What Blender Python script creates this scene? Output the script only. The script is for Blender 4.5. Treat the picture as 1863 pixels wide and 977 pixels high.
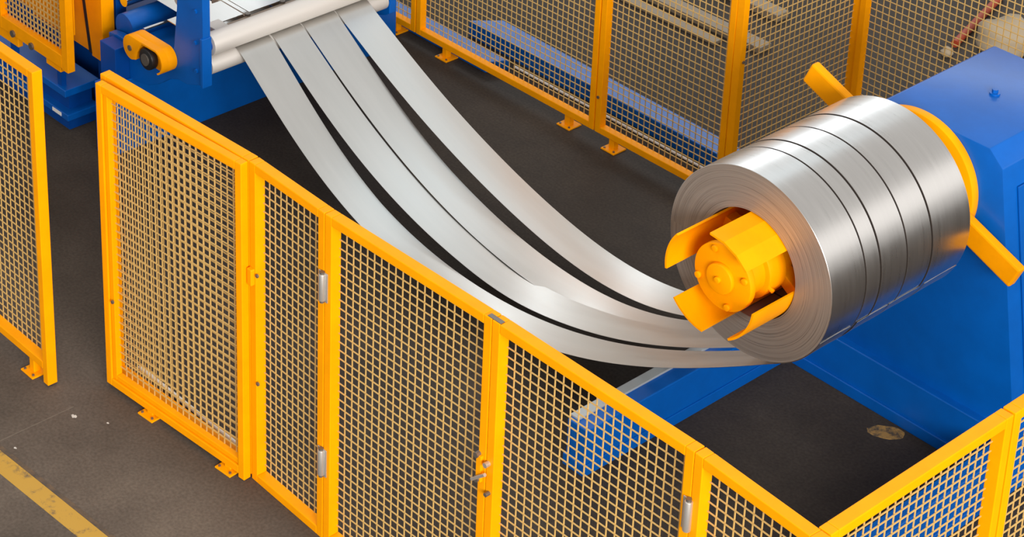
import bpy, bmesh, math, random
import numpy as np
from mathutils import Vector, Matrix

random.seed(7)
PI = math.pi
for o in list(bpy.data.objects):
    bpy.data.objects.remove(o, do_unlink=True)
S = bpy.context.scene
COL = S.collection

# ------------------------------------------------------------------ camera
W_PX, H_PX = 1863.0, 977.0
F_PX, PP_X, PP_Y = 4131.85, 606.33, -237.16          # focal length and optical centre of the cropped photograph
right = Vector((0.638035, 0.769973, 0.007288))
down = Vector((0.312248, -0.250069, -0.916497))
fwd = Vector((-0.703855, 0.587033, -0.399976))
cam_d = bpy.data.cameras.new('camera')
cam = bpy.data.objects.new('camera', cam_d)
COL.objects.link(cam)
m = Matrix.Identity(4)
for i in range(3):
    m[i][0] = right[i]
    m[i][1] = -down[i]
    m[i][2] = -fwd[i]
m[0][3], m[1][3], m[2][3] = 8.0, -6.0, 8.0
cam.matrix_world = m
cam_d.sensor_fit = 'HORIZONTAL'
cam_d.sensor_width = 36.0
cam_d.lens = F_PX / W_PX * 36.0
cam_d.shift_x = (W_PX / 2 - PP_X) / W_PX
cam_d.shift_y = (PP_Y - H_PX / 2) / W_PX
cam_d.clip_end = 200
S.camera = cam

# ------------------------------------------------------------------ world and lights
world = bpy.data.worlds.new('hall_ambience')
S.world = world
world.use_nodes = True
bg = world.node_tree.nodes['Background']
bg.inputs['Color'].default_value = (1.0, 0.97, 0.93, 1)
bg.inputs['Strength'].default_value = 0.61


def area(name, loc, target, sx, sy, power, color=(1, 1, 1)):
    d = bpy.data.lights.new(name, 'AREA')
    d.shape = 'RECTANGLE'
    d.size, d.size_y = sx, sy
    d.energy = power
    d.color = color
    o = bpy.data.objects.new(name, d)
    COL.objects.link(o)
    o.location = loc
    o.rotation_euler = (Vector(target) - Vector(loc)).to_track_quat('-Z', 'Y').to_euler()
    return o


area('hall_side_windows', (19.5, -9.0, 8.6), (0, 1.0, 0.9), 14, 6, 7000, (1.0, 0.96, 0.9))
area('roof_light_row', (-1, 1.0, 13), (0, 1.5, 0), 9, 4, 250, (1.0, 0.97, 0.92))
area('roof_skylight', (-4.3, 11.4, 12.5), (-1, 2.4, 0.4), 5, 4, 52, (0.72, 0.90, 1.0))
area('rear_right_fill', (14.5, 16.0, 7.5), (1.8, 2.5, 1.2), 16, 7, 260, (1.0, 0.97, 0.94))  # added fill that lifts the coil's near side, no window seen there
area('far_window_band', (-10.5, 17.5, 9.0), (1.5, 2.5, 1.5), 16, 1.6, 520, (0.86, 0.94, 1.0))

S.view_settings.view_transform = 'Standard'
S.view_settings.look = 'None'
S.view_settings.gamma = 1.0
S.view_settings.exposure = 0.12
S.view_settings.use_curve_mapping = False


# ------------------------------------------------------------------ materials
def principled(name, color, rough=0.5, metal=0.0, spec=0.5, coat=0.0):
    mt = bpy.data.materials.new(name)
    mt.use_nodes = True
    b = mt.node_tree.nodes['Principled BSDF']
    b.inputs['Base Color'].default_value = (*color, 1)
    b.inputs['Roughness'].default_value = rough
    b.inputs['Metallic'].default_value = metal
    b.inputs['Specular IOR Level'].default_value = spec
    b.inputs['Coat Weight'].default_value = coat
    b.inputs['Coat Roughness'].default_value = 0.15
    return mt, mt.node_tree.nodes, mt.node_tree.links, b


def noise_mix(nodes, links, b, c0, c1, scale, lo=0.35, hi=0.65, detail=6, rough=0.6, stretch=None):
    tc = nodes.new('ShaderNodeTexCoord')
    src = tc.outputs['Object']
    if stretch:
        mp = nodes.new('ShaderNodeMapping')
        mp.inputs['Scale'].default_value = stretch
        links.new(src, mp.inputs['Vector'])
        src = mp.outputs['Vector']
    n = nodes.new('ShaderNodeTexNoise')
    n.inputs['Scale'].default_value = scale
    n.inputs['Detail'].default_value = detail
    n.inputs['Roughness'].default_value = rough
    links.new(src, n.inputs['Vector'])
    r = nodes.new('ShaderNodeValToRGB')
    r.color_ramp.elements[0].position = lo
    r.color_ramp.elements[1].position = hi
    r.color_ramp.elements[0].color = (*c0, 1)
    r.color_ramp.elements[1].color = (*c1, 1)
    links.new(n.outputs['Fac'], r.inputs['Fac'])
    links.new(r.outputs['Color'], b.inputs['Base Color'])
    return n, r, src


def paint(name, color, rough=0.38, var=0.06, coat=0.15, spec=0.4):
    mt, nd, lk, b = principled(name, color, rough, 0, spec, coat)
    c0 = tuple(max(0, c * (1 - var)) for c in color)
    c1 = tuple(min(1, c * (1 + var)) for c in color)
    n, r, src = noise_mix(nd, lk, b, c0, c1, 6.0)
    n2 = nd.new('ShaderNodeTexNoise')
    n2.inputs['Scale'].default_value = 160
    n2.inputs['Detail'].default_value = 2
    lk.new(src, n2.inputs['Vector'])
    bp = nd.new('ShaderNodeBump')
    bp.inputs['Strength'].default_value = 0.06
    bp.inputs['Distance'].default_value = 0.002
    lk.new(n2.outputs['Fac'], bp.inputs['Height'])
    lk.new(bp.outputs['Normal'], b.inputs['Normal'])
    return mt


M = {}
M['yellow'] = paint('yellow_paint', (0.95, 0.345, 0.0), 0.45, 0.05, 0.0, 0.10)
M['wire'] = principled('mesh_wire_paint', (0.58, 0.37, 0.125), 0.55, 0, 0.2)[0]
M['blue'] = paint('blue_machine_paint', (0.0, 0.093, 0.415), 0.34, 0.06, 0.0, 0.36)
M['deep_blue'] = paint('dark_blue_paint', (0.0, 0.050, 0.27), 0.42, 0.08, 0.0, 0.25)
M['dark'] = principled('dark_seam_and_gap_shade', (0.012, 0.011, 0.011), 0.5)[0]  # dark seam strip, also the painted shade inside the coil gaps
M['rubber'] = principled('black_rubber', (0.010, 0.010, 0.011), 0.45)[0]
M['zinc'] = principled('zinc_plated_steel', (0.62, 0.60, 0.57), 0.38, 0.75)[0]
M['chrome'] = principled('polished_steel_bar', (0.82, 0.83, 0.84), 0.16, 1.0)[0]
M['white'] = principled('white_plastic', (0.80, 0.77, 0.73), 0.45)[0]
M['bolt'] = principled('bolt_steel', (0.20, 0.18, 0.16), 0.45, 0.7)[0]
M['red'] = principled('rust_red_paint', (0.34, 0.045, 0.012), 0.55)[0]
M['canvas'] = principled('pale_canvas', (0.36, 0.29, 0.20), 0.85)[0]
M['guide'] = principled('brown_guide_bar', (0.26, 0.20, 0.15), 0.5)[0]
M['cardboard'] = principled('pale_wrapping', (0.60, 0.50, 0.33), 0.8)[0]
M['rail_grey'] = principled('pale_grey_rail', (0.42, 0.45, 0.46), 0.45, 0.3)[0]


def steel_sheet(name, color, rough, stretch, var=0.05):
    mt, nd, lk, b = principled(name, color, rough, 1.0)
    c0 = tuple(c * (1 - var) for c in color)
    c1 = tuple(min(1, c * (1 + var)) for c in color)
    n, r, src = noise_mix(nd, lk, b, c0, c1, 3.0, 0.3, 0.7, 4, 0.55, stretch)
    mr = nd.new('ShaderNodeMapRange')
    mr.inputs['To Min'].default_value = rough - 0.06
    mr.inputs['To Max'].default_value = rough + 0.06
    lk.new(n.outputs['Fac'], mr.inputs['Value'])
    lk.new(mr.outputs['Result'], b.inputs['Roughness'])
    return mt


M['strip'] = steel_sheet('galvanised_strip', (0.66, 0.655, 0.635), 0.32, (0.5, 5, 0.5), 0.03)
M['coil_out'] = steel_sheet('coil_outer_wrap', (0.64, 0.625, 0.61), 0.29, (1, 14, 1), 0.04)
M['roller'] = principled('scuffed_white_roller', (0.60, 0.57, 0.54), 0.5, 0.25)[0]
M['sheet'] = principled('pale_dusty_steel', (0.27, 0.22, 0.16), 0.6)[0]


def coil_face_material():
    mt, nd, lk, b = principled('coil_side_windings', (0.42, 0.39, 0.37), 0.5, 0.75)
    tc = nd.new('ShaderNodeTexCoord')
    sep = nd.new('ShaderNodeSeparateXYZ')
    lk.new(tc.outputs['Object'], sep.inputs[0])
    cmb = nd.new('ShaderNodeCombineXYZ')
    lk.new(sep.outputs['X'], cmb.inputs['X'])
    lk.new(sep.outputs['Z'], cmb.inputs['Y'])
    ln = nd.new('ShaderNodeVectorMath')
    ln.operation = 'LENGTH'
    lk.new(cmb.outputs[0], ln.inputs[0])
    at = nd.new('ShaderNodeMath')
    at.operation = 'ARCTAN2'
    lk.new(sep.outputs['Z'], at.inputs[0])
    lk.new(sep.outputs['X'], at.inputs[1])
    k = nd.new('ShaderNodeMath')
    k.operation = 'MULTIPLY'
    k.inputs[1].default_value = 0.10
    lk.new(at.outputs[0], k.inputs[0])
    c2 = nd.new('ShaderNodeCombineXYZ')
    lk.new(ln.outputs['Value'], c2.inputs['X'])
    lk.new(k.outputs[0], c2.inputs['Y'])
    mp = nd.new('ShaderNodeMapping')
    mp.inputs['Scale'].default_value = (150, 5, 1)
    lk.new(c2.outputs[0], mp.inputs['Vector'])
    n = nd.new('ShaderNodeTexNoise')
    n.inputs['Scale'].default_value = 1.0
    n.inputs['Detail'].default_value = 5
    n.inputs['Roughness'].default_value = 0.7
    lk.new(mp.outputs[0], n.inputs['Vector'])
    r = nd.new('ShaderNodeValToRGB')
    e = r.color_ramp.elements
    e[0].position, e[0].color = 0.31, (0.07, 0.06, 0.055, 1)
    e[1].position, e[1].color = 0.72, (0.52, 0.485, 0.46, 1)
    x = e.new(0.40)
    x.color = (0.36, 0.335, 0.315, 1)
    lk.new(n.outputs['Fac'], r.inputs['Fac'])
    lk.new(r.outputs['Color'], b.inputs['Base Color'])
    bp = nd.new('ShaderNodeBump')
    bp.inputs['Strength'].default_value = 0.35
    bp.inputs['Distance'].default_value = 0.002
    lk.new(n.outputs['Fac'], bp.inputs['Height'])
    lk.new(bp.outputs['Normal'], b.inputs['Normal'])
    return mt


M['coil_face'] = coil_face_material()
M['gap_shade'] = principled('coil_gap_shade', (0.045, 0.035, 0.030), 0.6, 0.3)[0]  # shade of the coil gaps put into the colour of the band walls


def floor_material():
    mt, nd, lk, b = principled('worn_concrete', (0.05, 0.045, 0.04), 0.55, 0, 0.07)
    n, r, src = noise_mix(nd, lk, b, (0.074, 0.061, 0.051), (0.165, 0.134, 0.108), 0.9, 0.30, 0.72, 9, 0.62)
    e = r.color_ramp.elements.new(0.5)
    e.color = (0.112, 0.091, 0.075, 1)
    # large grains
    n2 = nd.new('ShaderNodeTexNoise')
    n2.inputs['Scale'].default_value = 55
    n2.inputs['Detail'].default_value = 4
    lk.new(src, n2.inputs['Vector'])
    mr = nd.new('ShaderNodeMapRange')
    mr.inputs['From Min'].default_value = 0.3
    mr.inputs['From Max'].default_value = 0.7
    mr.inputs['To Min'].default_value = 0.82
    mr.inputs['To Max'].default_value = 1.18
    lk.new(n2.outputs['Fac'], mr.inputs['Value'])
    mx = nd.new('ShaderNodeMix')
    mx.data_type = 'RGBA'
    mx.blend_type = 'MULTIPLY'
    mx.inputs['Factor'].default_value = 1.0
    lk.new(r.outputs['Color'], mx.inputs['A'])
    lk.new(mr.outputs['Result'], mx.inputs['B'])
    # darker concrete inside the machine area, lighter aisle
    sep = nd.new('ShaderNodeSeparateXYZ')
    lk.new(src, sep.inputs[0])
    wob = nd.new('ShaderNodeMath')
    wob.operation = 'MULTIPLY_ADD'
    wob.inputs[1].default_value = 0.9
    lk.new(n.outputs['Fac'], wob.inputs[0])
    lk.new(sep.outputs['Y'], wob.inputs[2])
    edge = nd.new('ShaderNodeMapRange')
    edge.interpolation_type = 'SMOOTHSTEP'
    edge.inputs['From Min'].default_value = 0.10
    edge.inputs['From Max'].default_value = 0.95
    lk.new(wob.outputs[0], edge.inputs['Value'])
    inner_tone = nd.new('ShaderNodeMix')
    inner_tone.data_type = 'RGBA'
    inner_tone.blend_type = 'MULTIPLY'
    inner_tone.inputs['B'].default_value = (0.44, 0.44, 0.44, 1)
    lk.new(edge.outputs['Result'], inner_tone.inputs['Factor'])
    lk.new(mx.outputs['Result'], inner_tone.inputs['A'])
    # the pale filled joint that crosses the aisle
    s1 = nd.new('ShaderNodeMath')
    s1.operation = 'ADD'
    s1.inputs[1].default_value = 1.107
    lk.new(sep.outputs['X'], s1.inputs[0])
    s2 = nd.new('ShaderNodeMath')
    s2.operation = 'ABSOLUTE'
    lk.new(s1.outputs[0], s2.inputs[0])
    s3 = nd.new('ShaderNodeMath')
    s3.operation = 'LESS_THAN'
    s3.inputs[1].default_value = 0.0035
    lk.new(s2.outputs[0], s3.inputs[0])
    s4 = nd.new('ShaderNodeMath')
    s4.operation = 'MULTIPLY'
    lk.new(s3.outputs[0], s4.inputs[0])
    s5 = nd.new('ShaderNodeMath')
    s5.operation = 'LESS_THAN'
    s5.inputs[1].default_value = -0.30
    lk.new(sep.outputs['Y'], s5.inputs[0])
    s6 = nd.new('ShaderNodeMath')
    s6.operation = 'MULTIPLY'
    lk.new(s5.outputs[0], s6.inputs[0])
    lk.new(n.outputs['Fac'], s6.inputs[1])
    lk.new(s6.outputs[0], s4.inputs[1])
    mx2 = nd.new('ShaderNodeMix')
    mx2.data_type = 'RGBA'
    lk.new(s4.outputs[0], mx2.inputs['Factor'])
    lk.new(inner_tone.outputs['Result'], mx2.inputs['A'])
    mx2.inputs['B'].default_value = (0.20, 0.17, 0.14, 1)
    lk.new(mx2.outputs['Result'], b.inputs['Base Color'])
    mr2 = nd.new('ShaderNodeMapRange')
    mr2.inputs['To Min'].default_value = 0.38
    mr2.inputs['To Max'].default_value = 0.68
    lk.new(n.outputs['Fac'], mr2.inputs['Value'])
    lk.new(mr2.outputs['Result'], b.inputs['Roughness'])
    bp = nd.new('ShaderNodeBump')
    bp.inputs['Strength'].default_value = 0.12
    bp.inputs['Distance'].default_value = 0.004
    lk.new(n2.outputs['Fac'], bp.inputs['Height'])
    lk.new(bp.outputs['Normal'], b.inputs['Normal'])
    return mt


M['floor'] = floor_material()


def worn_paint(name, c_paint, c_bare, scale, lo, hi):
    mt, nd, lk, b = principled(name, c_paint, 0.6)
    noise_mix(nd, lk, b, c_bare, c_paint, scale, lo, hi, 10, 0.72)
    return mt


M['line'] = worn_paint('worn_yellow_line_paint', (0.48, 0.28, 0.04), (0.15, 0.105, 0.055), 9, 0.34, 0.46)
M['old_line'] = worn_paint('faded_brown_line_paint', (0.13, 0.085, 0.05), (0.06, 0.05, 0.042), 11, 0.4, 0.6)
M['patch'] = worn_paint('ochre_floor_patch', (0.42, 0.24, 0.06), (0.08, 0.06, 0.035), 14, 0.42, 0.55)
M['speck'] = principled('dried_white_paint', (0.55, 0.52, 0.48), 0.8)[0]


# ------------------------------------------------------------------ mesh helpers
def add_box(bm, lo, hi, bev=0.0, mat=None):
    b2 = bmesh.new()
    vs = [b2.verts.new((x, y, z)) for x in (lo[0], hi[0]) for y in (lo[1], hi[1]) for z in (lo[2], hi[2])]
    for f in ((0, 1, 3, 2), (4, 6, 7, 5), (0, 4, 5, 1), (2, 3, 7, 6), (0, 2, 6, 4), (1, 5, 7, 3)):
        b2.faces.new([vs[i] for i in f])
    if bev > 0:
        bmesh.ops.bevel(b2, geom=b2.edges[:], offset=bev, segments=2, profile=0.5, affect='EDGES')
    if mat is not None:
        b2.transform(mat)
    merge(bm, b2)


def merge(bm, b2):
    me = bpy.data.meshes.new('tmp')
    b2.to_mesh(me)
    b2.free()
    bm.from_mesh(me)
    bpy.data.meshes.remove(me)


def quick_box(V, Fc, lo, hi):
    n = len(V)
    for x in (lo[0], hi[0]):
        for y in (lo[1], hi[1]):
            for z in (lo[2], hi[2]):
                V.append((x, y, z))
    for f in ((0, 1, 3, 2), (4, 6, 7, 5), (0, 4, 5, 1), (2, 3, 7, 6), (0, 2, 6, 4), (1, 5, 7, 3)):
        Fc.append(tuple(n + i for i in f))


def add_prism_y(bm, pts, y0, y1, bev=0.0):
    """polygon in x,z extruded along y"""
    b2 = bmesh.new()
    a = [b2.verts.new((x, y0, z)) for x, z in pts]
    c = [b2.verts.new((x, y1, z)) for x, z in pts]
    b2.faces.new(a)
    b2.faces.new(c[::-1])
    n = len(pts)
    for i in range(n):
        j = (i + 1) % n
        b2.faces.new((a[j], a[i], c[i], c[j]))
    bmesh.ops.recalc_face_normals(b2, faces=b2.faces[:])
    if bev > 0:
        bmesh.ops.bevel(b2, geom=b2.edges[:], offset=bev, segments=2, profile=0.5, affect='EDGES')
    merge(bm, b2)


def add_cyl(bm, p0, p1, r, seg=24, r1=None, bev=0.0):
    p0, p1 = Vector(p0), Vector(p1)
    d = p1 - p0
    b2 = bmesh.new()
    bmesh.ops.create_cone(b2, cap_ends=True, segments=seg, radius1=r, radius2=r if r1 is None else r1, depth=d.length)
    if bev > 0:
        ed = [e for e in b2.edges if abs(e.verts[0].co.z - e.verts[1].co.z) < 1e-6]
        bmesh.ops.bevel(b2, geom=ed, offset=bev, segments=2, profile=0.5, affect='EDGES')
    b2.transform(Matrix.Translation((p0 + p1) / 2) @ d.to_track_quat('Z', 'Y').to_matrix().to_4x4())
    merge(bm, b2)


def add_lathe_y(bm, prof, seg=96, a0=0.0, a1=2 * PI, close=False, cx=0.0, cz=0.0, matidx=None):
    """profile of (r, y) turned about the y axis through cx, cz"""
    b2 = bmesh.new()
    full = abs(a1 - a0 - 2 * PI) < 1e-6
    rings = []
    ns = seg if full else seg + 1
    for i in range(ns):
        a = a0 + (a1 - a0) * i / seg
        rings.append([b2.verts.new((cx + r * math.cos(a), y, cz + r * math.sin(a))) for r, y in prof])
    k = len(prof)
    for i in range(seg):
        A, B = rings[i], rings[(i + 1) % ns]
        for j in range(k if close else k - 1):
            j2 = (j + 1) % k
            f = b2.faces.new((A[j], A[j2], B[j2], B[j]))
            if matidx:
                f.material_index = matidx[j]
    if not full and close:
        b2.faces.new(rings[0])
        b2.faces.new(rings[-1][::-1])
    bmesh.ops.recalc_face_normals(b2, faces=b2.faces[:])
    merge(bm, b2)


def obj(name, bm, mats, parent=None, smooth=None):
    me = bpy.data.meshes.new(name)
    bm.to_mesh(me)
    bm.free()
    return finish(name, me, mats, parent, smooth)


def finish(name, me, mats, parent=None, smooth=None):
    if not isinstance(mats, (list, tuple)):
        mats = [mats]
    for x in mats:
        me.materials.append(M[x])
    if smooth is not None:
        me.polygons.foreach_set('use_smooth', [True] * len(me.polygons))
        me.set_sharp_from_angle(angle=math.radians(smooth))
    o = bpy.data.objects.new(name, me)
    COL.objects.link(o)
    if parent:
        o.parent = parent
    return o


def tag(o, label=None, cat=None, group=None, kind=None):
    if label:
        o['label'] = label
    if cat:
        o['category'] = cat
    if group:
        o['group'] = group
    if kind:
        o['kind'] = kind
    return o


def thing(name, label, cat, loc=(0, 0, 0), rz=0.0, group=None):
    o = bpy.data.objects.new(name, None)
    o.empty_display_size = 0.1
    COL.objects.link(o)
    o.location = loc
    o.rotation_euler = (0, 0, rz)
    return tag(o, label, cat, group, 'thing')


def box_obj(name, lo, hi, mat, parent=None, bev=0.003):
    bm = bmesh.new()
    add_box(bm, lo, hi, bev)
    return obj(name, bm, mat, parent)


def cyl_obj(name, p0, p1, r, mat, parent=None, seg=24, bev=0.0, r1=None):
    bm = bmesh.new()
    add_cyl(bm, p0, p1, r, seg, r1, bev)
    return obj(name, bm, mat, parent, smooth=40)


# ------------------------------------------------------------------ the floor
bm = bmesh.new()
add_box(bm, (-30, -14, -0.2), (22, 34, 0.0))
tag(obj('floor', bm, 'floor'), kind='structure')


def flat_strip(name, p0, p1, w, z, mat):
    d = (Vector(p1) - Vector(p0)).normalized()
    n = Vector((-d.y, d.x))
    bm = bmesh.new()
    L = (Vector(p1) - Vector(p0)).length
    add_box(bm, (0, -w / 2, 0), (L, w / 2, z))
    o = obj(name, bm, mat)
    o.location = (p0[0], p0[1], 0.0)
    o.rotation_euler = (0, 0, math.atan2(d.y, d.x))
    return o


tag(flat_strip('floor_line', (-3.2, -1.020), (4.0, -0.604), 0.118, 0.0016, 'line'),
    'worn yellow painted line on the concrete floor in the aisle', 'floor marking')
tag(flat_strip('faded_floor_line', (-3.2, -0.945), (0.2, -0.749), 0.028, 0.0010, 'old_line'),
    'faded brown edge of old paint beside the yellow floor line', 'floor marking')


def splat(name, cx, cy, rx, ry, h, mat, seed, n=18, ang=0.0, jag=0.18):
    rnd = random.Random(seed)
    bm = bmesh.new()
    top, bot = [], []
    for i in range(n):
        a = 2 * PI * i / n
        k = 1 + rnd.uniform(-jag, jag)
        x, y = rx * k * math.cos(a), ry * k * math.sin(a)
        x, y = x * math.cos(ang) - y * math.sin(ang), x * math.sin(ang) + y * math.cos(ang)
        bot.append(bm.verts.new((x, y, 0)))
        top.append(bm.verts.new((x * 0.94, y * 0.94, h)))
    bm.faces.new(top)
    for i in range(n):
        j = (i + 1) % n
        bm.faces.new((bot[i], bot[j], top[j], top[i]))
    o = obj(name, bm, mat)
    o.location = (cx, cy, 0)
    return o


tag(splat('floor_patch', 1.972, 3.118, 0.105, 0.062, 0.002, 'patch', 3, 22, 0.7, 0.07),
    'round ochre patch on the floor beside the blue uncoiler base', 'floor patch')
tag(splat('paint_speck', -1.032, -0.35, 0.017, 0.013, 0.001, 'speck', 5, jag=0.35),
    'largest white paint speck on the aisle floor beside the pale joint', 'paint speck', 'white specks on the aisle floor')
tag(splat('paint_speck', -0.86, -0.235, 0.008, 0.006, 0.001, 'speck', 6, jag=0.35),
    'small white paint speck on the floor nearest the gate foot', 'paint speck', 'white specks on the aisle floor')
tag(splat('paint_speck', -1.00, -0.76, 0.010, 0.007, 0.001, 'speck', 8, jag=0.35),
    'small white paint speck right beside the yellow floor line', 'paint speck', 'white specks on the aisle floor')
tag(splat('paint_speck', -1.35, 0.22, 0.016, 0.005, 0.001, 'speck', 9, jag=0.35),
    'thin white paint speck on the floor in the gap between the fences', 'paint speck', 'white specks on the aisle floor')


# ------------------------------------------------------------------ fence panels
WIRE = 0.0052
PITCH = 0.0505


def wire_mesh(u0, u1, z0, z1, v, parent, pitch=PITCH, wire=WIRE):
    V, Fc = [], []
    h = wire / 2
    nu = max(2, round((u1 - u0) / pitch))
    nz = max(2, round((z1 - z0) / pitch))
    for i in range(1, nu):
        u = u0 + (u1 - u0) * i / nu
        quick_box(V, Fc, (u - h, v - h, z0), (u + h, v + h, z1))
    for i in range(1, nz):
        z = z0 + (z1 - z0) * i / nz
        quick_box(V, Fc, (u0, v - 3 * h, z - h), (u1, v - h, z + h))
    me = bpy.data.meshes.new('wire_mesh')
    me.from_pydata(V, [], Fc)
    o = finish('wire_mesh', me, 'wire', parent)
    o['kind'] = 'stuff'
    return o


def fence_foot(t, u, h, v=0.0):
    ft = box_obj('foot', (u - 0.024, v - 0.024, 0.010), (u + 0.024, v + 0.024, h), 'yellow', t, 0.004)
    pl = box_obj('base_plate', (u - 0.0625, v - 0.0625, 0.0), (u + 0.0625, v + 0.0625, 0.011), 'yellow', ft, 0.003)
    for du in (-0.043, 0.043):
        cyl_obj('anchor_bolt', (u + du, v - 0.043, 0.009), (u + du, v - 0.043, 0.019), 0.008, 'bolt', ft, 8)
    return ft


def fence_panel(name, label, p0, p1, z0, z1, group, cat='fence', face=0.05, depth=0.065, feet=(), stile_low=None,
                right_low=None, double=False, mesh_v=None, bolts=()):
    p0, p1 = Vector(p0), Vector(p1)
    d = p1 - p0
    L = d.length
    t = thing(name, label, cat, (p0.x, p0.y, 0), math.atan2(d.y, d.x), group)
    h = depth / 2
    zl = z0 if stile_low is None else stile_low
    zr = zl if right_low is None else right_low
    b = 0.004
    box_obj('stile', (0, -h, zl), (face, h, z1), 'yellow', t, b)
    box_obj('stile', (L - face, -h, zr), (L, h, z1), 'yellow', t, b)
    box_obj('top_rail', (face, -h, z1 - face), (L - face, h, z1), 'yellow', t, b)
    box_obj('bottom_rail', (face, -h, z0), (L - face, h, z0 + face), 'yellow', t, b)
    f2 = face
    if double:                                   # an inner frame set inside the outer one
        g = 0.034
        hh = h - 0.010
        e = 0.004
        box_obj('inner_stile', (face + e, -hh, z0 + face + e), (face + e + g, h, z1 - face - e), 'yellow', t, b)
        box_obj('inner_stile', (L - face - 0.012, -hh, z0 + face + e), (L - face - e, h, z1 - face - e), 'yellow', t, 0.002)
        box_obj('inner_rail', (face + e + g, -hh, z0 + face + e), (L - face - 0.012, h, z0 + face + e + g), 'yellow', t, b)
        box_obj('inner_rail', (face + e + g, -hh, z1 - face - 0.012), (L - face - 0.012, h, z1 - face - e), 'yellow', t, 0.002)
        wire_mesh(face + g, L - face - 0.010, z0 + face + g, z1 - face - 0.010, h - 0.005, t)
    else:
        wire_mesh(f2 - 0.004, L - f2 + 0.004, z0 + f2 - 0.004, z1 - f2 + 0.004, h - 0.005 if mesh_v is None else mesh_v, t)
    for u, hf in feet:
        fence_foot(t, u, hf)
    for u, z in bolts:
        cyl_obj('clip_bolt', (u, -h - 0.008, z), (u, -h + 0.002, z), 0.011, 'bolt', t, 8)
    return t


FG = 'yellow mesh panels of the near fence'
fence_panel('mesh_fence', 'yellow mesh fence panel cut off by the left edge of the photo', (-2.62, -0.285), (-1.345, -0.285), 0.105, 2.065,
            FG, feet=((1.09, 0.105), (0.2, 0.105)), stile_low=0.105, right_low=0.012)
gate = fence_panel('mesh_gate', 'yellow mesh gate leaf with double frame standing in front of the near fence', (-1.150, -0.019), (0.028, 0.074),
                   0.028, 1.995, FG, cat='gate', face=0.048, depth=0.050, feet=((0.385, 0.03), (1.045, 0.03)), right_low=0.004, double=True,
                   bolts=((0.085, 0.62),))
fence_panel('mesh_fence', 'yellow mesh fence panel half hidden behind the double-framed gate', (-1.213, 0.0645), (0.028, 0.1335), 0.022, 2.0,
            FG)
p2 = fence_panel('mesh_fence', 'narrow yellow mesh fence panel between the double-framed gate and the hinged gate', (0.034, 0.1325), (0.6595, 0.1155), 0.0, 2.0,
                 FG, bolts=((0.066, 1.34), (0.066, 0.66)))
box_obj('gate_stop', (0.004, -0.058, 1.27), (0.044, -0.030, 1.37), 'yellow', p2, 0.006)
door = fence_panel('hinged_mesh_gate', 'wide yellow mesh gate hung on two grey hinges in the near fence', (0.663, 0.1155), (1.828, 0.139), 0.0, 2.0, FG, cat='gate')
for zc in (1.578, 0.505):
    hg = cyl_obj('hinge', (-0.004, -0.045, zc - 0.078), (-0.004, -0.045, zc + 0.078), 0.019, 'zinc', door, 16, 0.004)
    box_obj('hinge_leaf', (-0.038, -0.040, zc - 0.085), (-0.006, -0.0335, zc + 0.085), 'zinc', hg, 0.002)
    box_obj('hinge_leaf', (-0.002, -0.040, zc - 0.085), (0.030, -0.0335, zc + 0.085), 'zinc', hg, 0.002)
    for k in (-1, 1):
        cyl_obj('hinge_cap', (-0.004, -0.045, zc + k * 0.078), (-0.004, -0.045, zc + k * 0.090), 0.013, 'bolt', hg, 12)
lt = box_obj('latch', (1.115, -0.048, 1.075), (1.148, -0.030, 1.225), 'yellow', door, 0.003)
cyl_obj('latch_pin', (1.120, -0.058, 1.225), (1.120, -0.030, 1.225), 0.015, 'bolt', lt, 10)
cyl_obj('latch_pin', (1.125, -0.058, 1.09), (1.125, -0.030, 1.09), 0.017, 'bolt', lt, 10)
cyl_obj('latch_bar', (1.10, -0.055, 1.075), (1.185, -0.055, 1.15), 0.009, 'zinc', lt, 10)
cyl_obj('latch_knob', (1.185, -0.060, 1.205), (1.185, -0.028, 1.205), 0.014, 'zinc', lt, 10)
cyl_obj('latch_knob', (1.195, -0.060, 1.04), (1.195, -0.028, 1.04), 0.011, 'bolt', lt, 10)
p4 = fence_panel('mesh_fence', 'wide yellow mesh fence panel in front of the blue uncoiler foot', (1.8325, 0.139), (3.056, 0.1415), 0.0, 2.0, FG)
hg = cyl_obj('hinge', (1.226, -0.045, 1.60), (1.226, -0.045, 1.755), 0.019, 'zinc', p4, 16, 0.004)
box_obj('hinge_leaf', (1.190, -0.040, 1.595), (1.222, -0.0335, 1.760), 'zinc', hg, 0.002)
cyl_obj('hinge_cap', (1.226, -0.045, 1.755), (1.226, -0.045, 1.768), 0.013, 'bolt', hg, 12)
box_obj('joint_plate', (-0.035, -0.028, 2.0), (0.052, -0.002, 2.004), 'bolt', p4, 0.001)
fence_panel('mesh_fence', 'narrow yellow mesh fence panel at the near right corner', (3.060, 0.1415), (3.752, 0.1005), 0.0, 2.0, FG)
RG = 'yellow mesh panels of the right-hand fence'
fence_panel('mesh_fence', 'yellow mesh panel running back from the near right corner of the fence', (3.718, 0.142), (3.718, 1.360), 0.0, 2.0, RG)
fence_panel('mesh_fence', 'yellow mesh panel cut off by the right edge of the photo', (3.718, 1.372), (3.718, 2.590), 0.0, 2.0, RG)

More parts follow.
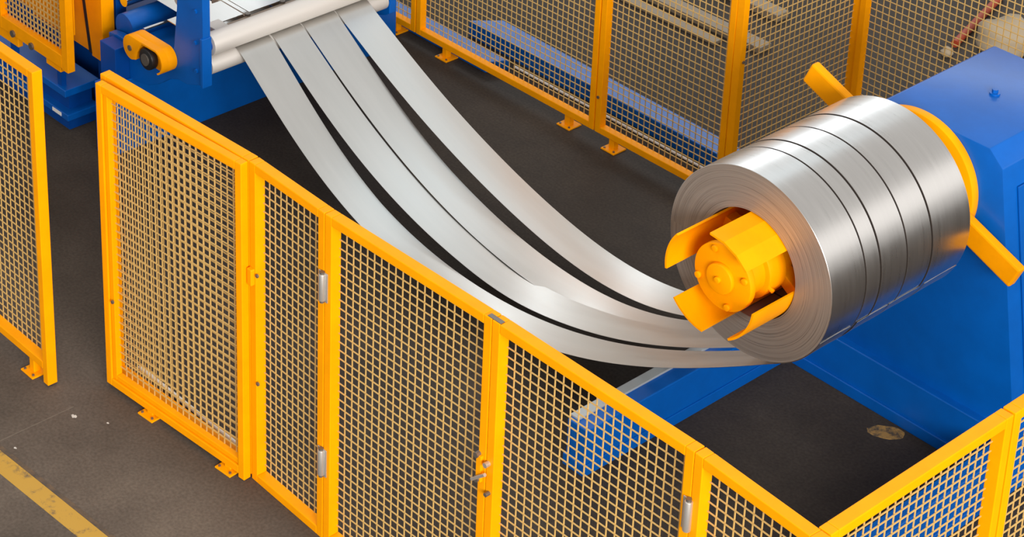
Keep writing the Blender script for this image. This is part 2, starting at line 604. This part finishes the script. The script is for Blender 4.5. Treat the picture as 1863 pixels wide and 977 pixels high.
BG = 'yellow mesh panels of the far fence'
fence_panel('mesh_fence', 'yellow mesh fence panel at far left end behind the roller', (-4.45, 4.175), (-3.197, 4.175), 0.085, 2.05, BG, depth=0.06,
            feet=((1.02, 0.09), (0.2, 0.09)))
fence_panel('mesh_fence', 'widest yellow mesh panel of the far fence with blue beams behind it', (-3.187, 4.175), (-1.338, 4.175), 0.085, 2.05, BG, depth=0.06,
            feet=((0.315, 0.09), (1.59, 0.09)))
fence_panel('mesh_fence', 'yellow mesh panel of the far fence just left of its corner', (-1.328, 4.175), (-0.180, 4.175), 0.085, 2.05, BG, depth=0.06,
            feet=((0.16, 0.09), (1.0, 0.09)), bolts=((0.02, 0.36),))
fence_panel('mesh_fence', 'yellow mesh panel running away from the far fence corner behind the coil', (-0.149, 4.148), (-0.149, 5.400), 0.085, 2.05, BG, depth=0.06,
            feet=((0.5, 0.09),), bolts=((0.03, 1.12),))
fence_panel('mesh_fence', 'yellow mesh panel behind the blue uncoiler tower', (-0.117, 5.370), (1.75, 5.370), 0.085, 2.05, BG, depth=0.06, feet=((0.4, 0.09), (1.4, 0.09)),
            bolts=((0.035, 1.28),))

# ------------------------------------------------------------------ the slit steel coil
AX, AZ, RO, RI = 1.847, 1.564, 0.532, 0.303
coil = thing('steel_coil', 'large slit steel coil on the yellow mandrel', 'steel coil', (AX, 0, AZ))
cuts = [1.90, 2.167, 2.285, 2.497, 2.702, 3.02]
for i in range(5):
    y0 = cuts[i] + (0.0050 if i else 0)
    y1 = cuts[i + 1] - (0.0050 if i < 4 else 0)
    ro = RO + (0.0, -0.0015, 0.0, -0.001, 0.001)[i]
    e = 0.0015
    prof = [(RI, y0), (ro - e, y0), (ro, y0 + e), (ro, y1 - e), (ro - e, y1), (RI, y1)]
    bm = bmesh.new()
    add_lathe_y(bm, prof, 160, close=True, matidx=[2 if i else 1, 2 if i else 0, 0, 2 if i < 4 else 0, 2 if i < 4 else 1, 1])  # walls facing a gap get the painted shade colour
    obj('coil_band', bm, ['coil_out', 'coil_face', 'gap_shade'], coil, smooth=30)
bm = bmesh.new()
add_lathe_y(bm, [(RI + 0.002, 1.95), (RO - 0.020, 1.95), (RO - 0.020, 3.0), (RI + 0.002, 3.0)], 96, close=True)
obj('coil_shadow_core', bm, 'dark', coil, smooth=50).name = 'gap_shade_core'  # near-black ring standing in for the shade between the bands

# ------------------------------------------------------------------ the strips hanging from the coil to the rollers
S1 = [(-2.39, .991), (-2.125, .799), (-1.825, .591), (-1.492, .411), (-1.211, .302), (-.9, .220), (-.6, .178), (-.3, .168), (0, .192), (.3, .245),
      (.569, .311), (.903, .437), (1.249, .589), (1.629, .802), (1.95, 1.0), (2.12, 1.108)]
S4 = [(-2.39, .985), (-2.104, .829), (-1.701, .650), (-1.26, .457), (-.9, .343), (-.615, .255), (-.238, .205), (.053, .180), (.267, .176), (.6, .236),
      (.9, .350), (1.249, .545), (1.63, .798), (1.95, 1.0), (2.12, 1.108)]
c1 = np.polyfit([p[0] for p in S1], [p[1] for p in S1], 7)
c4 = np.polyfit([p[0] for p in S4], [p[1] for p in S4], 7)
ZR = 1.019                                                     # strip height between the pinch rollers
XT, ZT, AT = 2.12, 1.108, math.atan2(0.6, 1)


def strip_profile(wl, wr):
    pts = []
    for x in np.linspace(-2.34, 2.02, 90):
        k = min(1.0, max(0.0, (x + 0.7) / 1.1))
        w = wl + (wr - wl) * k * k * (3 - 2 * k)
        pts.append((float(x), float((1 - w) * np.polyval(c1, x) + w * np.polyval(c4, x))))
    # onto the coil: last bit tangent to the outside wrap, then a short arc along it
    arc = []
    for a in np.linspace(-58, -25, 12):
        arc.append((AX + (RO + 0.0015) * math.cos(math.radians(a)), AZ + (RO + 0.0015) * math.sin(math.radians(a))))
    pts = pts + arc
    x0, z0 = pts[0]
    sl = (pts[1][1] - pts[0][1]) / (pts[1][0] - pts[0][0])
    lead = []
    xa, za = -2.47, ZR                                      # over the top of the lower roller
    for t in np.linspace(0, 1, 10)[:-1]:                     # hermite bend
        dx = x0 - xa
        h00, h10 = 2 * t**3 - 3 * t**2 + 1, t**3 - 2 * t**2 + t
        h01, h11 = -2 * t**3 + 3 * t**2, t**3 - t**2
        lead.append((xa + dx * t, h00 * za + h01 * z0 + h11 * sl * dx))
    back = [(x, ZR) for x in np.linspace(-4.6, -2.52, 8)]
    return back + lead + pts


def strip(label, wl, wr, ya, yb, drift=None, flare=0.0):
    pr = strip_profile(wl, wr)
    bm = bmesh.new()
    ny = 7
    grid = []
    for x, z in pr:
        s = 0.0
        if drift:
            k = min(1, max(0, (x - drift[0]) / (drift[1] - drift[0])))
            s = drift[2] * k * k * (3 - 2 * k)
        fl = flare * min(1, max(0, (-1.25 - x) / 1.1))         # the strips spread to full width at the rollers
        row = []
        for j in range(ny):
            q = j / (ny - 1)
            y = ya + (yb + fl - ya) * q
            if x > 1.9:
                s *= 0.0
            row.append(bm.verts.new((x, y + s, z + 0.003 * math.sin(PI * q) * min(1, max(0, (x + 2.3) / 0.5)))))
        grid.append(row)
    for i in range(len(grid) - 1):
        for j in range(ny - 1):
            bm.faces.new((grid[i][j], grid[i + 1][j], grid[i + 1][j + 1], grid[i][j + 1]))
    bmesh.ops.recalc_face_normals(bm, faces=bm.faces[:])
    bmesh.ops.solidify(bm, geom=bm.faces[:], thickness=0.0016)
    o = obj('steel_strip', bm, 'strip', None, smooth=40)
    return tag(o, label, 'steel strip', 'steel strips hanging from the coil')


strip('steel strip nearest the mesh gate, sagging lowest towards the floor', 0.0, 0.0, 1.902, 2.143, flare=0.034)
strip('second steel strip counted from the mesh gate', 0.42, 0.06, 2.194, 2.441)
strip('third steel strip counted from the mesh gate', 0.50, 0.60, 2.452, 2.704, drift=(-1.9, 0.9, -0.070), flare=0.030)
strip('farthest steel strip, on the side of the far fence', 1.0, 1.0, 2.745, 3.018)

# ------------------------------------------------------------------ the uncoiler that carries the coil
un = thing('uncoiler', 'blue uncoiler with a tapered tower, yellow mandrel and holding arm', 'uncoiler', (0, 0, 0))
bm = bmesh.new()
XC = 1.93
tw = [(2.267, 1.916), (2.358, 1.832), (2.652, 0.300), (2 * XC - 2.652, 0.300), (2 * XC - 2.358, 1.832), (2 * XC - 2.267, 1.916)]
add_prism_y(bm, tw, 3.285, 4.275, 0.006)
obj('tower', bm, 'blue', un, smooth=30)
box_obj('side_cover', (0, 0, 0), (0.012, 0.78, 1.30), 'blue', un, 0.003)
sc = bpy.data.objects[[o.name for o in un.children if o.name.startswith('side_cover')][0]]
ang = math.atan2(2.650 - 2.358, 1.832 - 0.300)
sc.location = (2.630, 3.40, 0.42)
sc.rotation_euler = (0, -ang, 0)
box_obj('plinth', (1.175, 3.232, 0.070), (2.722, 4.32, 0.312), 'blue', un, 0.006)
box_obj('plinth_flange', (1.165, 3.212, 0.0), (2.732, 4.34, 0.076), 'blue', un, 0.005)
fb = box_obj('foot_beam', (1.020, 1.520, 0.072), (1.168, 3.24, 0.300), 'blue', un, 0.006)
box_obj('beam_flange', (1.012, 1.505, 0.0), (1.176, 3.22, 0.074), 'blue', fb, 0.004)
box_obj('guide_rail', (1.010, 1.55, 0.298), (1.074, 3.20, 0.312), 'rail_grey', fb, 0.003)
fb = box_obj('foot_beam', (2.615, 1.520, 0.072), (2.722, 3.24, 0.300), 'blue', un, 0.006)
box_obj('beam_flange', (2.605, 1.505, 0.0), (2.732, 3.22, 0.074), 'blue', fb, 0.004)
bm = bmesh.new()
add_cyl(bm, (1.93, 3.80, 1.914), (1.93, 3.80, 1.926), 0.030, 16)
add_cyl(bm, (1.93, 3.80, 1.924), (1.93, 3.80, 1.945), 0.017, 6)
obj('lifting_bolt', bm, 'blue', un, smooth=40)
# back plate, holding arm and spindle behind the coil
cyl_obj('back_plate', (AX, 3.226, AZ), (AX, 3.284, AZ), 0.398, 'yellow', un, 96, 0.006)
cyl_obj('spindle', (AX, 1.80, AZ), (AX, 3.30, AZ), 0.120, 'yellow', un, 40)
cyl_obj('bearing_housing', (AX, 3.06, AZ), (AX, 3.230, AZ), 0.235, 'blue', un, 48, 0.008)
bm = bmesh.new()
add_box(bm, (-0.775, -0.030, -0.070), (0.80, 0.030, 0.070), 0.012)
ha = obj('holding_arm', bm, 'yellow', un)
ha.location = (1.852, 3.195, 1.630)
ha.rotation_euler = (0, math.radians(23), 0)


def arc_plate(name, a_mid, half, r, y0, y1, thick, mat, parent, facets=0):
    bm = bmesh.new()
    a0, a1 = math.radians(a_mid - half), math.radians(a_mid + half)
    prof = [(r - thick, y0), (r, y0), (r, y1), (r - thick, y1)]
    add_lathe_y(bm, prof, facets or 12, a0, a1, close=True, cx=AX, cz=AZ)
    return obj(name, bm, mat, parent, smooth=12)


for am, hf in ((67, 27), (166, 24), (243.5, 22.5), (328, 27)):
    arc_plate('mandrel_segment', am, hf, 0.296, 1.600, 2.95, 0.012, 'yellow', un, 3 if am == 67 else 12)
    a = math.radians(am)
    mt = Matrix.Translation((AX, 0, AZ)) @ Matrix.Rotation(-a, 4, 'Y')
    for ya in (2.02, 2.60):
        bm = bmesh.new()
        add_box(bm, (0.10, ya, -0.035), (0.286, ya + 0.08, 0.035), 0.004, mt)
        obj('segment_arm', bm, 'yellow', un)
hub = cyl_obj('mandrel_hub', (AX, 1.735, AZ), (AX, 1.99, AZ), 0.145, 'yellow', un, 48, 0.006)
cyl_obj('hub_flange', (AX, 1.700, AZ), (AX, 1.742, AZ), 0.186, 'yellow', hub, 48, 0.006)
cyl_obj('hub_cap', (AX, 1.672, AZ), (AX, 1.702, AZ), 0.085, 'yellow', hub, 36, 0.008)
cyl_obj('cap_stud', (AX, 1.655, AZ), (AX, 1.673, AZ), 0.018, 'yellow', hub, 12, 0.003)
cyl_obj('hub_collar', (AX, 1.86, AZ), (AX, 1.99, AZ), 0.176, 'yellow', hub, 48, 0.010)
for k in range(4):
    a = math.radians(20 + 90 * k)
    cyl_obj('hub_bolt', (AX + 0.158 * math.cos(a), 1.682, AZ + 0.158 * math.sin(a)), (AX + 0.158 * math.cos(a), 1.702, AZ + 0.158 * math.sin(a)), 0.019, 'yellow', hub, 10, 0.004)
cyl_obj('collar_bolt', (AX + 0.160, 1.875, AZ - 0.05), (AX + 0.190, 1.875, AZ - 0.06), 0.012, 'yellow', hub, 8)

# ------------------------------------------------------------------ the feeding machine with pinch rollers, upper left
fm = thing('strip_feeder', 'blue strip feeding machine with pinch rollers drawing in the strips', 'feeding machine', (0, 0, 0))
box_obj('base_plate', (-3.38, 1.405, 0.0), (-3.245, 4.00, 0.548), 'blue', fm, 0.006)
box_obj('base_block', (-6.2, 1.80, 0.0), (-3.38, 4.00, 0.470), 'deep_blue', fm, 0.006)
# stepped plinth under the yellow guards
box_obj('plinth_top', (-6.4, 1.370, 0.285), (-3.70, 1.655, 0.340), 'blue', fm, 0.005)
box_obj('plinth_web', (-6.4, 1.450, 0.135), (-3.78, 1.64, 0.285), 'deep_blue', fm, 0.0)
pf = box_obj('plinth_flange', (-6.4, 1.390, 0.085), (-3.71, 1.655, 0.135), 'blue', fm, 0.005)
box_obj('plinth_foot', (-6.4, 1.420, 0.0), (-3.74, 1.65, 0.085), 'deep_blue', fm, 0.0)
box_obj('name_plate', (-3.90, 1.386, 0.098), (-3.79, 1.391, 0.124), 'white', pf, 0.0)
# side frame plate, low at the back and tall at the rollers
side = [(-3.50, 0.548), (-3.245, 0.548), (-3.06, 0.575), (-2.93, 0.640), (-2.80, 0.735), (-2.70, 0.775), (-2.60, 0.780), (-2.455, 0.835), (-2.418, 0.860),
        (-2.418, 1.95), (-2.66, 1.95), (-2.70, 1.30), (-2.74, 1.00), (-2.82, 0.86), (-3.10, 0.82), (-3.40, 0.82), (-3.50, 0.80)]
bm = bmesh.new()
add_prism_y(bm, side, 1.615, 1.675, 0.004)
sf = obj('side_frame', bm, 'blue', fm)
for x, z in ((-2.49, 1.36), (-2.49, 0.93), (-2.50, 1.13), (-2.78, 0.92), (-2.86, 0.86)):
    cyl_obj('frame_bolt', (x, 1.602, z), (x, 1.617, z), 0.016, 'blue', sf, 6)
box_obj('edge_bar', (-2.436, 1.600, 0.835), (-2.408, 1.676, 1.19), 'blue', sf, 0.004)
bm = bmesh.new()
add_prism_y(bm, side, 3.20, 3.26, 0.004)
obj('side_frame', bm, 'blue', fm)
box_obj('deck', (-3.36, 1.675, 0.745), (-2.74, 3.20, 0.795), 'blue', fm, 0.004)
box_obj('column', (-3.74, 1.785, 0.468), (-3.655, 1.87, 2.2), 'deep_blue', fm, 0.004)
box_obj('column', (-3.74, 3.20, 0.468), (-3.655, 3.29, 2.2), 'deep_blue', fm, 0.004)
cyl_obj('drum', (-3.42, 1.69, 0.835), (-3.42, 3.20, 0.835), 0.105, 'blue', fm, 40)
cyl_obj('tie_rod', (-3.19, 1.690, 0.918), (-3.19, 3.20, 0.918), 0.014, 'chrome', fm, 16)
cyl_obj('back_roller', (-3.57, 1.79, 0.955), (-3.57, 3.20, 0.955), 0.045, 'chrome', fm, 32)
cyl_obj('upper_roller', (-2.475, 1.70, 1.099), (-2.475, 3.17, 1.099), 0.0760, 'roller', fm, 48, 0.004)
cyl_obj('roller_shaft', (-2.475, 1.675, 1.099), (-2.475, 1.702, 1.099), 0.044, 'deep_blue', fm, 24)
cyl_obj('lower_roller', (-2.475, 1.685, 0.951), (-2.475, 3.19, 0.951), 0.0645, 'roller', fm, 48, 0.004)
# feed table behind the rollers
box_obj('feed_table', (-2.66, 1.86, 1.030), (-2.60, 3.10, 1.085), 'guide', fm, 0.003)
for y in (2.165, 2.46, 2.73):
    box_obj('strip_guide', (-3.05, y - 0.012, 1.026), (-2.66, y + 0.012, 1.075), 'guide', fm, 0.002)
    cyl_obj('guide_clamp', (-2.665, y, 1.075), (-2.665, y, 1.100), 0.020, 'bolt', fm, 10)
box_obj('guide_shoe', (-2.70, 1.84, 1.086), (-2.59, 1.95, 1.115), 'roller', fm, 0.004)
box_obj('guide_sheet', (-2.93, 1.70, 1.090), (-2.68, 2.14, 1.096), 'strip', fm, 0.0)
box_obj('guide_sheet', (-2.93, 2.19, 1.090), (-2.68, 3.15, 1.096), 'strip', fm, 0.0)
cyl_obj('top_roller', (-2.80, 1.70, 1.300), (-2.80, 3.17, 1.300), 0.055, 'roller', fm, 36, 0.004)

# pulley guard bolted to the near side of the feeder
gx0, gz0, gx1, gz1, gr = -3.060, 0.905, -2.790, 0.908, 0.088
outl = []
for k in range(15):
    a = math.radians(97 + 180 * k / 14)
    outl.append((gx0 + gr * math.cos(a), gz0 + gr * math.sin(a)))
for k in range(15):
    a = math.radians(-88 + 180 * k / 14)
    outl.append((gx1 + gr * math.cos(a), gz1 + gr * math.sin(a)))
inn = []
ccx = sum(p[0] for p in outl) / len(outl)
ccz = sum(p[1] for p in outl) / len(outl)
bm = bmesh.new()
# solid rounded cover whose near side is open around the pulley
rim_o = outl
front = [p for p in outl]
add_prism_y(bm, outl, 1.54, 1.615, 0.006)
pg = obj('pulley_guard', bm, 'yellow', fm, smooth=30)
bm = bmesh.new()
lobe = [(gx0 + gr * math.cos(math.radians(85 + 190 * k / 18)), gz0 + gr * math.sin(math.radians(85 + 190 * k / 18))) for k in range(19)]
lobe += [(-3.005, gz0 - gr * 0.80), (-2.985, gz0 - 0.01), (-2.95, gz0 + gr * 0.60), (-2.93, gz0 + gr * 0.84), (-2.93, gz0 + gr)]
add_prism_y(bm, lobe, 1.490, 1.545, 0.004)
obj('guard_front', bm, 'yellow', pg, smooth=30)
bm = bmesh.new()
lip = [(-2.935, gz0 + gr)]
for k in range(25):                                    # the wide lip over the pulley
    a = math.radians(95 - 165 * k / 24)
    lip.append((gx1 + gr * math.cos(a), gz1 + gr * math.sin(a)))
lip_in = [(x + (gx1 - x) * 0.13, z - (z - gz1) * 0.13) for x, z in lip[:0:-1]] + [(-2.935, gz0 + gr - 0.012)]
add_prism_y(bm, lip + lip_in, 1.490, 1.545)
obj('guard_lip', bm, 'yellow', pg, smooth=30)
cyl_obj('guard_screw', (gx0 - 0.005, 1.482, gz0 - 0.005), (gx0 - 0.005, 1.492, gz0 - 0.005), 0.020, 'bolt', pg, 16)
pu = cyl_obj('pulley', (-2.885, 1.486, 0.888), (-2.885, 1.539, 0.888), 0.076, 'rubber', pg, 40, 0.010)
cyl_obj('pulley_hub', (-2.885, 1.478, 0.888), (-2.885, 1.488, 0.888), 0.042, 'bolt', pu, 24)
box_obj('side_gusset', (-3.44, 1.50, 0.55), (-3.26, 1.615, 0.80), 'deep_blue', fm, 0.004)

# ------------------------------------------------------------------ yellow guards at far upper left
gd = thing('machine_guard', 'yellow mesh guard door hanging over the blue plinth at upper left', 'machine guard', (-4.72, 1.400, 0.0))
L, z0, z1 = 1.07, 0.505, 2.55
box_obj('stile', (L - 0.075, -0.03, z0 - 0.01), (L, 0.03, z1), 'yellow', gd, 0.004)
box_obj('stile', (0.10, -0.03, z0), (0.22, 0.03, z1), 'yellow', gd, 0.004)
box_obj('bottom_rail', (0.22, -0.03, z0), (L - 0.075, 0.03, z0 + 0.10), 'yellow', gd, 0.004)
box_obj('top_rail', (0.22, -0.03, z1 - 0.10), (L - 0.075, 0.03, z1), 'yellow', gd, 0.004)
wire_mesh(0.22, L - 0.075, z0 + 0.10, z1 - 0.10, 0.018, gd, 0.045, 0.008)
box_obj('inner_sheet', (0.10, 0.045, z0 + 0.255), (L - 0.02, 0.055, z1), 'yellow', gd, 0.002)
box_obj('skirt', (0.10, -0.02, z0 - 0.08), (0.42, 0.02, z0), 'yellow', gd, 0.004)
box_obj('skirt', (0.78, -0.02, z0 - 0.05), (0.96, 0.02, z0), 'yellow', gd, 0.004)
for u in (0.38, 0.62):
    cyl_obj('hinge_knuckle', (u, -0.045, z0 + 0.02), (u, -0.028, z0 + 0.02), 0.026, 'bolt', gd, 12)
cv = thing('machine_cover', 'tall yellow sheet cover with dark seam beside the mesh guard door', 'machine cover', (-4.55, 1.665, 0.0))
bm = bmesh.new()
add_prism_y(bm, [(0.0, 0.50), (0.735, 0.50), (0.385, 2.6), (0.0, 2.6)], 0.004, 0.10, 0.003)
obj('side_sheet', bm, 'yellow', cv)
bm = bmesh.new()
add_prism_y(bm, [(0.760, 0.48), (0.900, 0.48), (0.900, 2.6), (0.410, 2.6)], -0.004, 0.10, 0.005)
obj('end_sheet', bm, 'yellow', cv)
bm = bmesh.new()
add_prism_y(bm, [(0.730, 0.50), (0.765, 0.50), (0.415, 2.6), (0.380, 2.6)], -0.007, 0.09)
obj('seam', bm, 'dark', cv)
for z in (1.26, 1.06, 0.62):
    box_obj('cover_latch', (0.895, 0.085, z - 0.035), (0.925, 0.125, z + 0.035), 'yellow', cv, 0.004)
box_obj('support_leg', (0.20, 0.02, 0.0), (0.30, 0.09, 0.505), 'deep_blue', cv, 0.0)
box_obj('support_leg', (0.80, 0.02, 0.0), (0.86, 0.09, 0.485), 'deep_blue', cv, 0.0)
for u in (0.30, 0.90):
    box_obj('support_bracket', (u, -0.01, 0.338), (u + 0.05, 0.03, z0 - 0.004), 'deep_blue', gd, 0.0)

# ------------------------------------------------------------------ things on the floor behind the fences
cyl_obj('x', (0, 0, 0), (0, 0, 1), 1, 'white').name = 'white_tube'
wt = bpy.data.objects['white_tube']
bm = bmesh.new()
add_cyl(bm, (-1.139, 0.197, 0.014), (-0.24, 0.204, 0.014), 0.013, 14)
add_cyl(bm, (-1.165, 0.197, 0.014), (-1.139, 0.197, 0.014), 0.009, 10)
bm.to_mesh(wt.data)
bm.free()
tag(wt, 'thin white tube lying on the floor behind the bottom rail of the gate', 'tube')


def channel(name, label, pts, z0, z1, mat, group=None):
    """floor beam from a plan outline"""
    bm = bmesh.new()
    b2 = bmesh.new()
    a = [b2.verts.new((x, y, z0)) for x, y in pts]
    c = [b2.verts.new((x, y, z1)) for x, y in pts]
    b2.faces.new(a[::-1])
    b2.faces.new(c)
    n = len(pts)
    for i in range(n):
        j = (i + 1) % n
        b2.faces.new((a[i], a[j], c[j], c[i]))
    bmesh.ops.bevel(b2, geom=b2.edges[:], offset=0.006, segments=2, profile=0.5, affect='EDGES')
    merge(bm, b2)
    return tag(obj(name, bm, mat), label, 'steel beam', group)


channel('steel_beam', 'blue steel beam on the floor close behind the far fence', [(-6.0, 4.235), (-2.52, 4.235), (-2.44, 4.40), (-6.0, 4.40)], 0.0, 0.085, 'blue', 'blue beams behind the far fence')
channel('steel_beam', 'longer blue steel beam with slanted end farther behind the far fence', [(-3.02, 4.535), (-0.30, 4.50), (-0.30, 4.685), (-2.86, 4.735)], 0.0, 0.135, 'blue',
        'blue beams behind the far fence')
tag(cyl_obj('steel_bar', (-2.44, 4.455, 0.012), (-0.30, 4.455, 0.012), 0.010, 'white', None, 12), 'thin bright steel bar lying between the blue floor beams', 'steel bar')
bm = bmesh.new()
add_box(bm, (-4.6, 6.02, 0.0), (-1.45, 6.16, 0.05), 0.005)
tag(obj('steel_bar', bm, 'sheet'), 'broad pale flat steel bar on the floor beyond the far fence', 'steel bar', 'pale flat bars beyond the far fence')
bm = bmesh.new()
add_box(bm, (-4.6, 5.86, 0.0), (-1.75, 5.94, 0.03), 0.005)
tag(obj('steel_bar', bm, 'sheet'), 'narrower pale flat steel bar beside the broad pale bar beyond the far fence', 'steel bar', 'pale flat bars beyond the far fence')
bm = bmesh.new()
add_box(bm, (-2.9, 6.52, 0.0), (-1.70, 6.66, 0.06), 0.006)
tag(obj('floor_plate', bm, 'sheet'), 'short pale steel plate seen through the mesh right of the far fence corner', 'steel plate')
tag(cyl_obj('red_pipe', (-0.60, 7.25, 0.03), (-0.86, 8.20, 0.03), 0.030, 'red', None, 14), 'rust red pipe lying on the floor behind the uncoiler tower', 'pipe')


def lump(name, label, loc, sx, sy, sz, mat, seed, cat):
    rnd = random.Random(seed)
    bm = bmesh.new()
    bmesh.ops.create_icosphere(bm, subdivisions=3, radius=1)
    ph = [rnd.uniform(0, 6) for _ in range(4)]
    for v in bm.verts:
        c = v.co
        k = 1 + 0.10 * math.sin(3 * c.x + ph[0]) * math.cos(4 * c.y + ph[1]) + 0.07 * math.sin(6 * c.z + 3 * c.y + ph[2])
        z = max(-0.72, c.z)
        v.co = Vector((c.x * k * sx, c.y * k * sy, (z + 0.72) * sz * k if z > -0.72 else 0.0))
    o = obj(name, bm, mat, None, smooth=60)
    o.location = loc
    return tag(o, label, cat)


lump('canvas_sack', 'pale canvas sack on the floor behind the uncoiler tower', (-0.34, 7.50, 0), 0.20, 0.22, 0.16, 'canvas', 2, 'sack')
lump('stone', 'small pale round stone on the floor behind the uncoiler tower', (-0.56, 7.10, 0), 0.045, 0.05, 0.04, 'canvas', 4, 'stone')

for o in bpy.data.objects:
    if o.get('category') and not o.get('kind'):
        o['kind'] = 'thing'
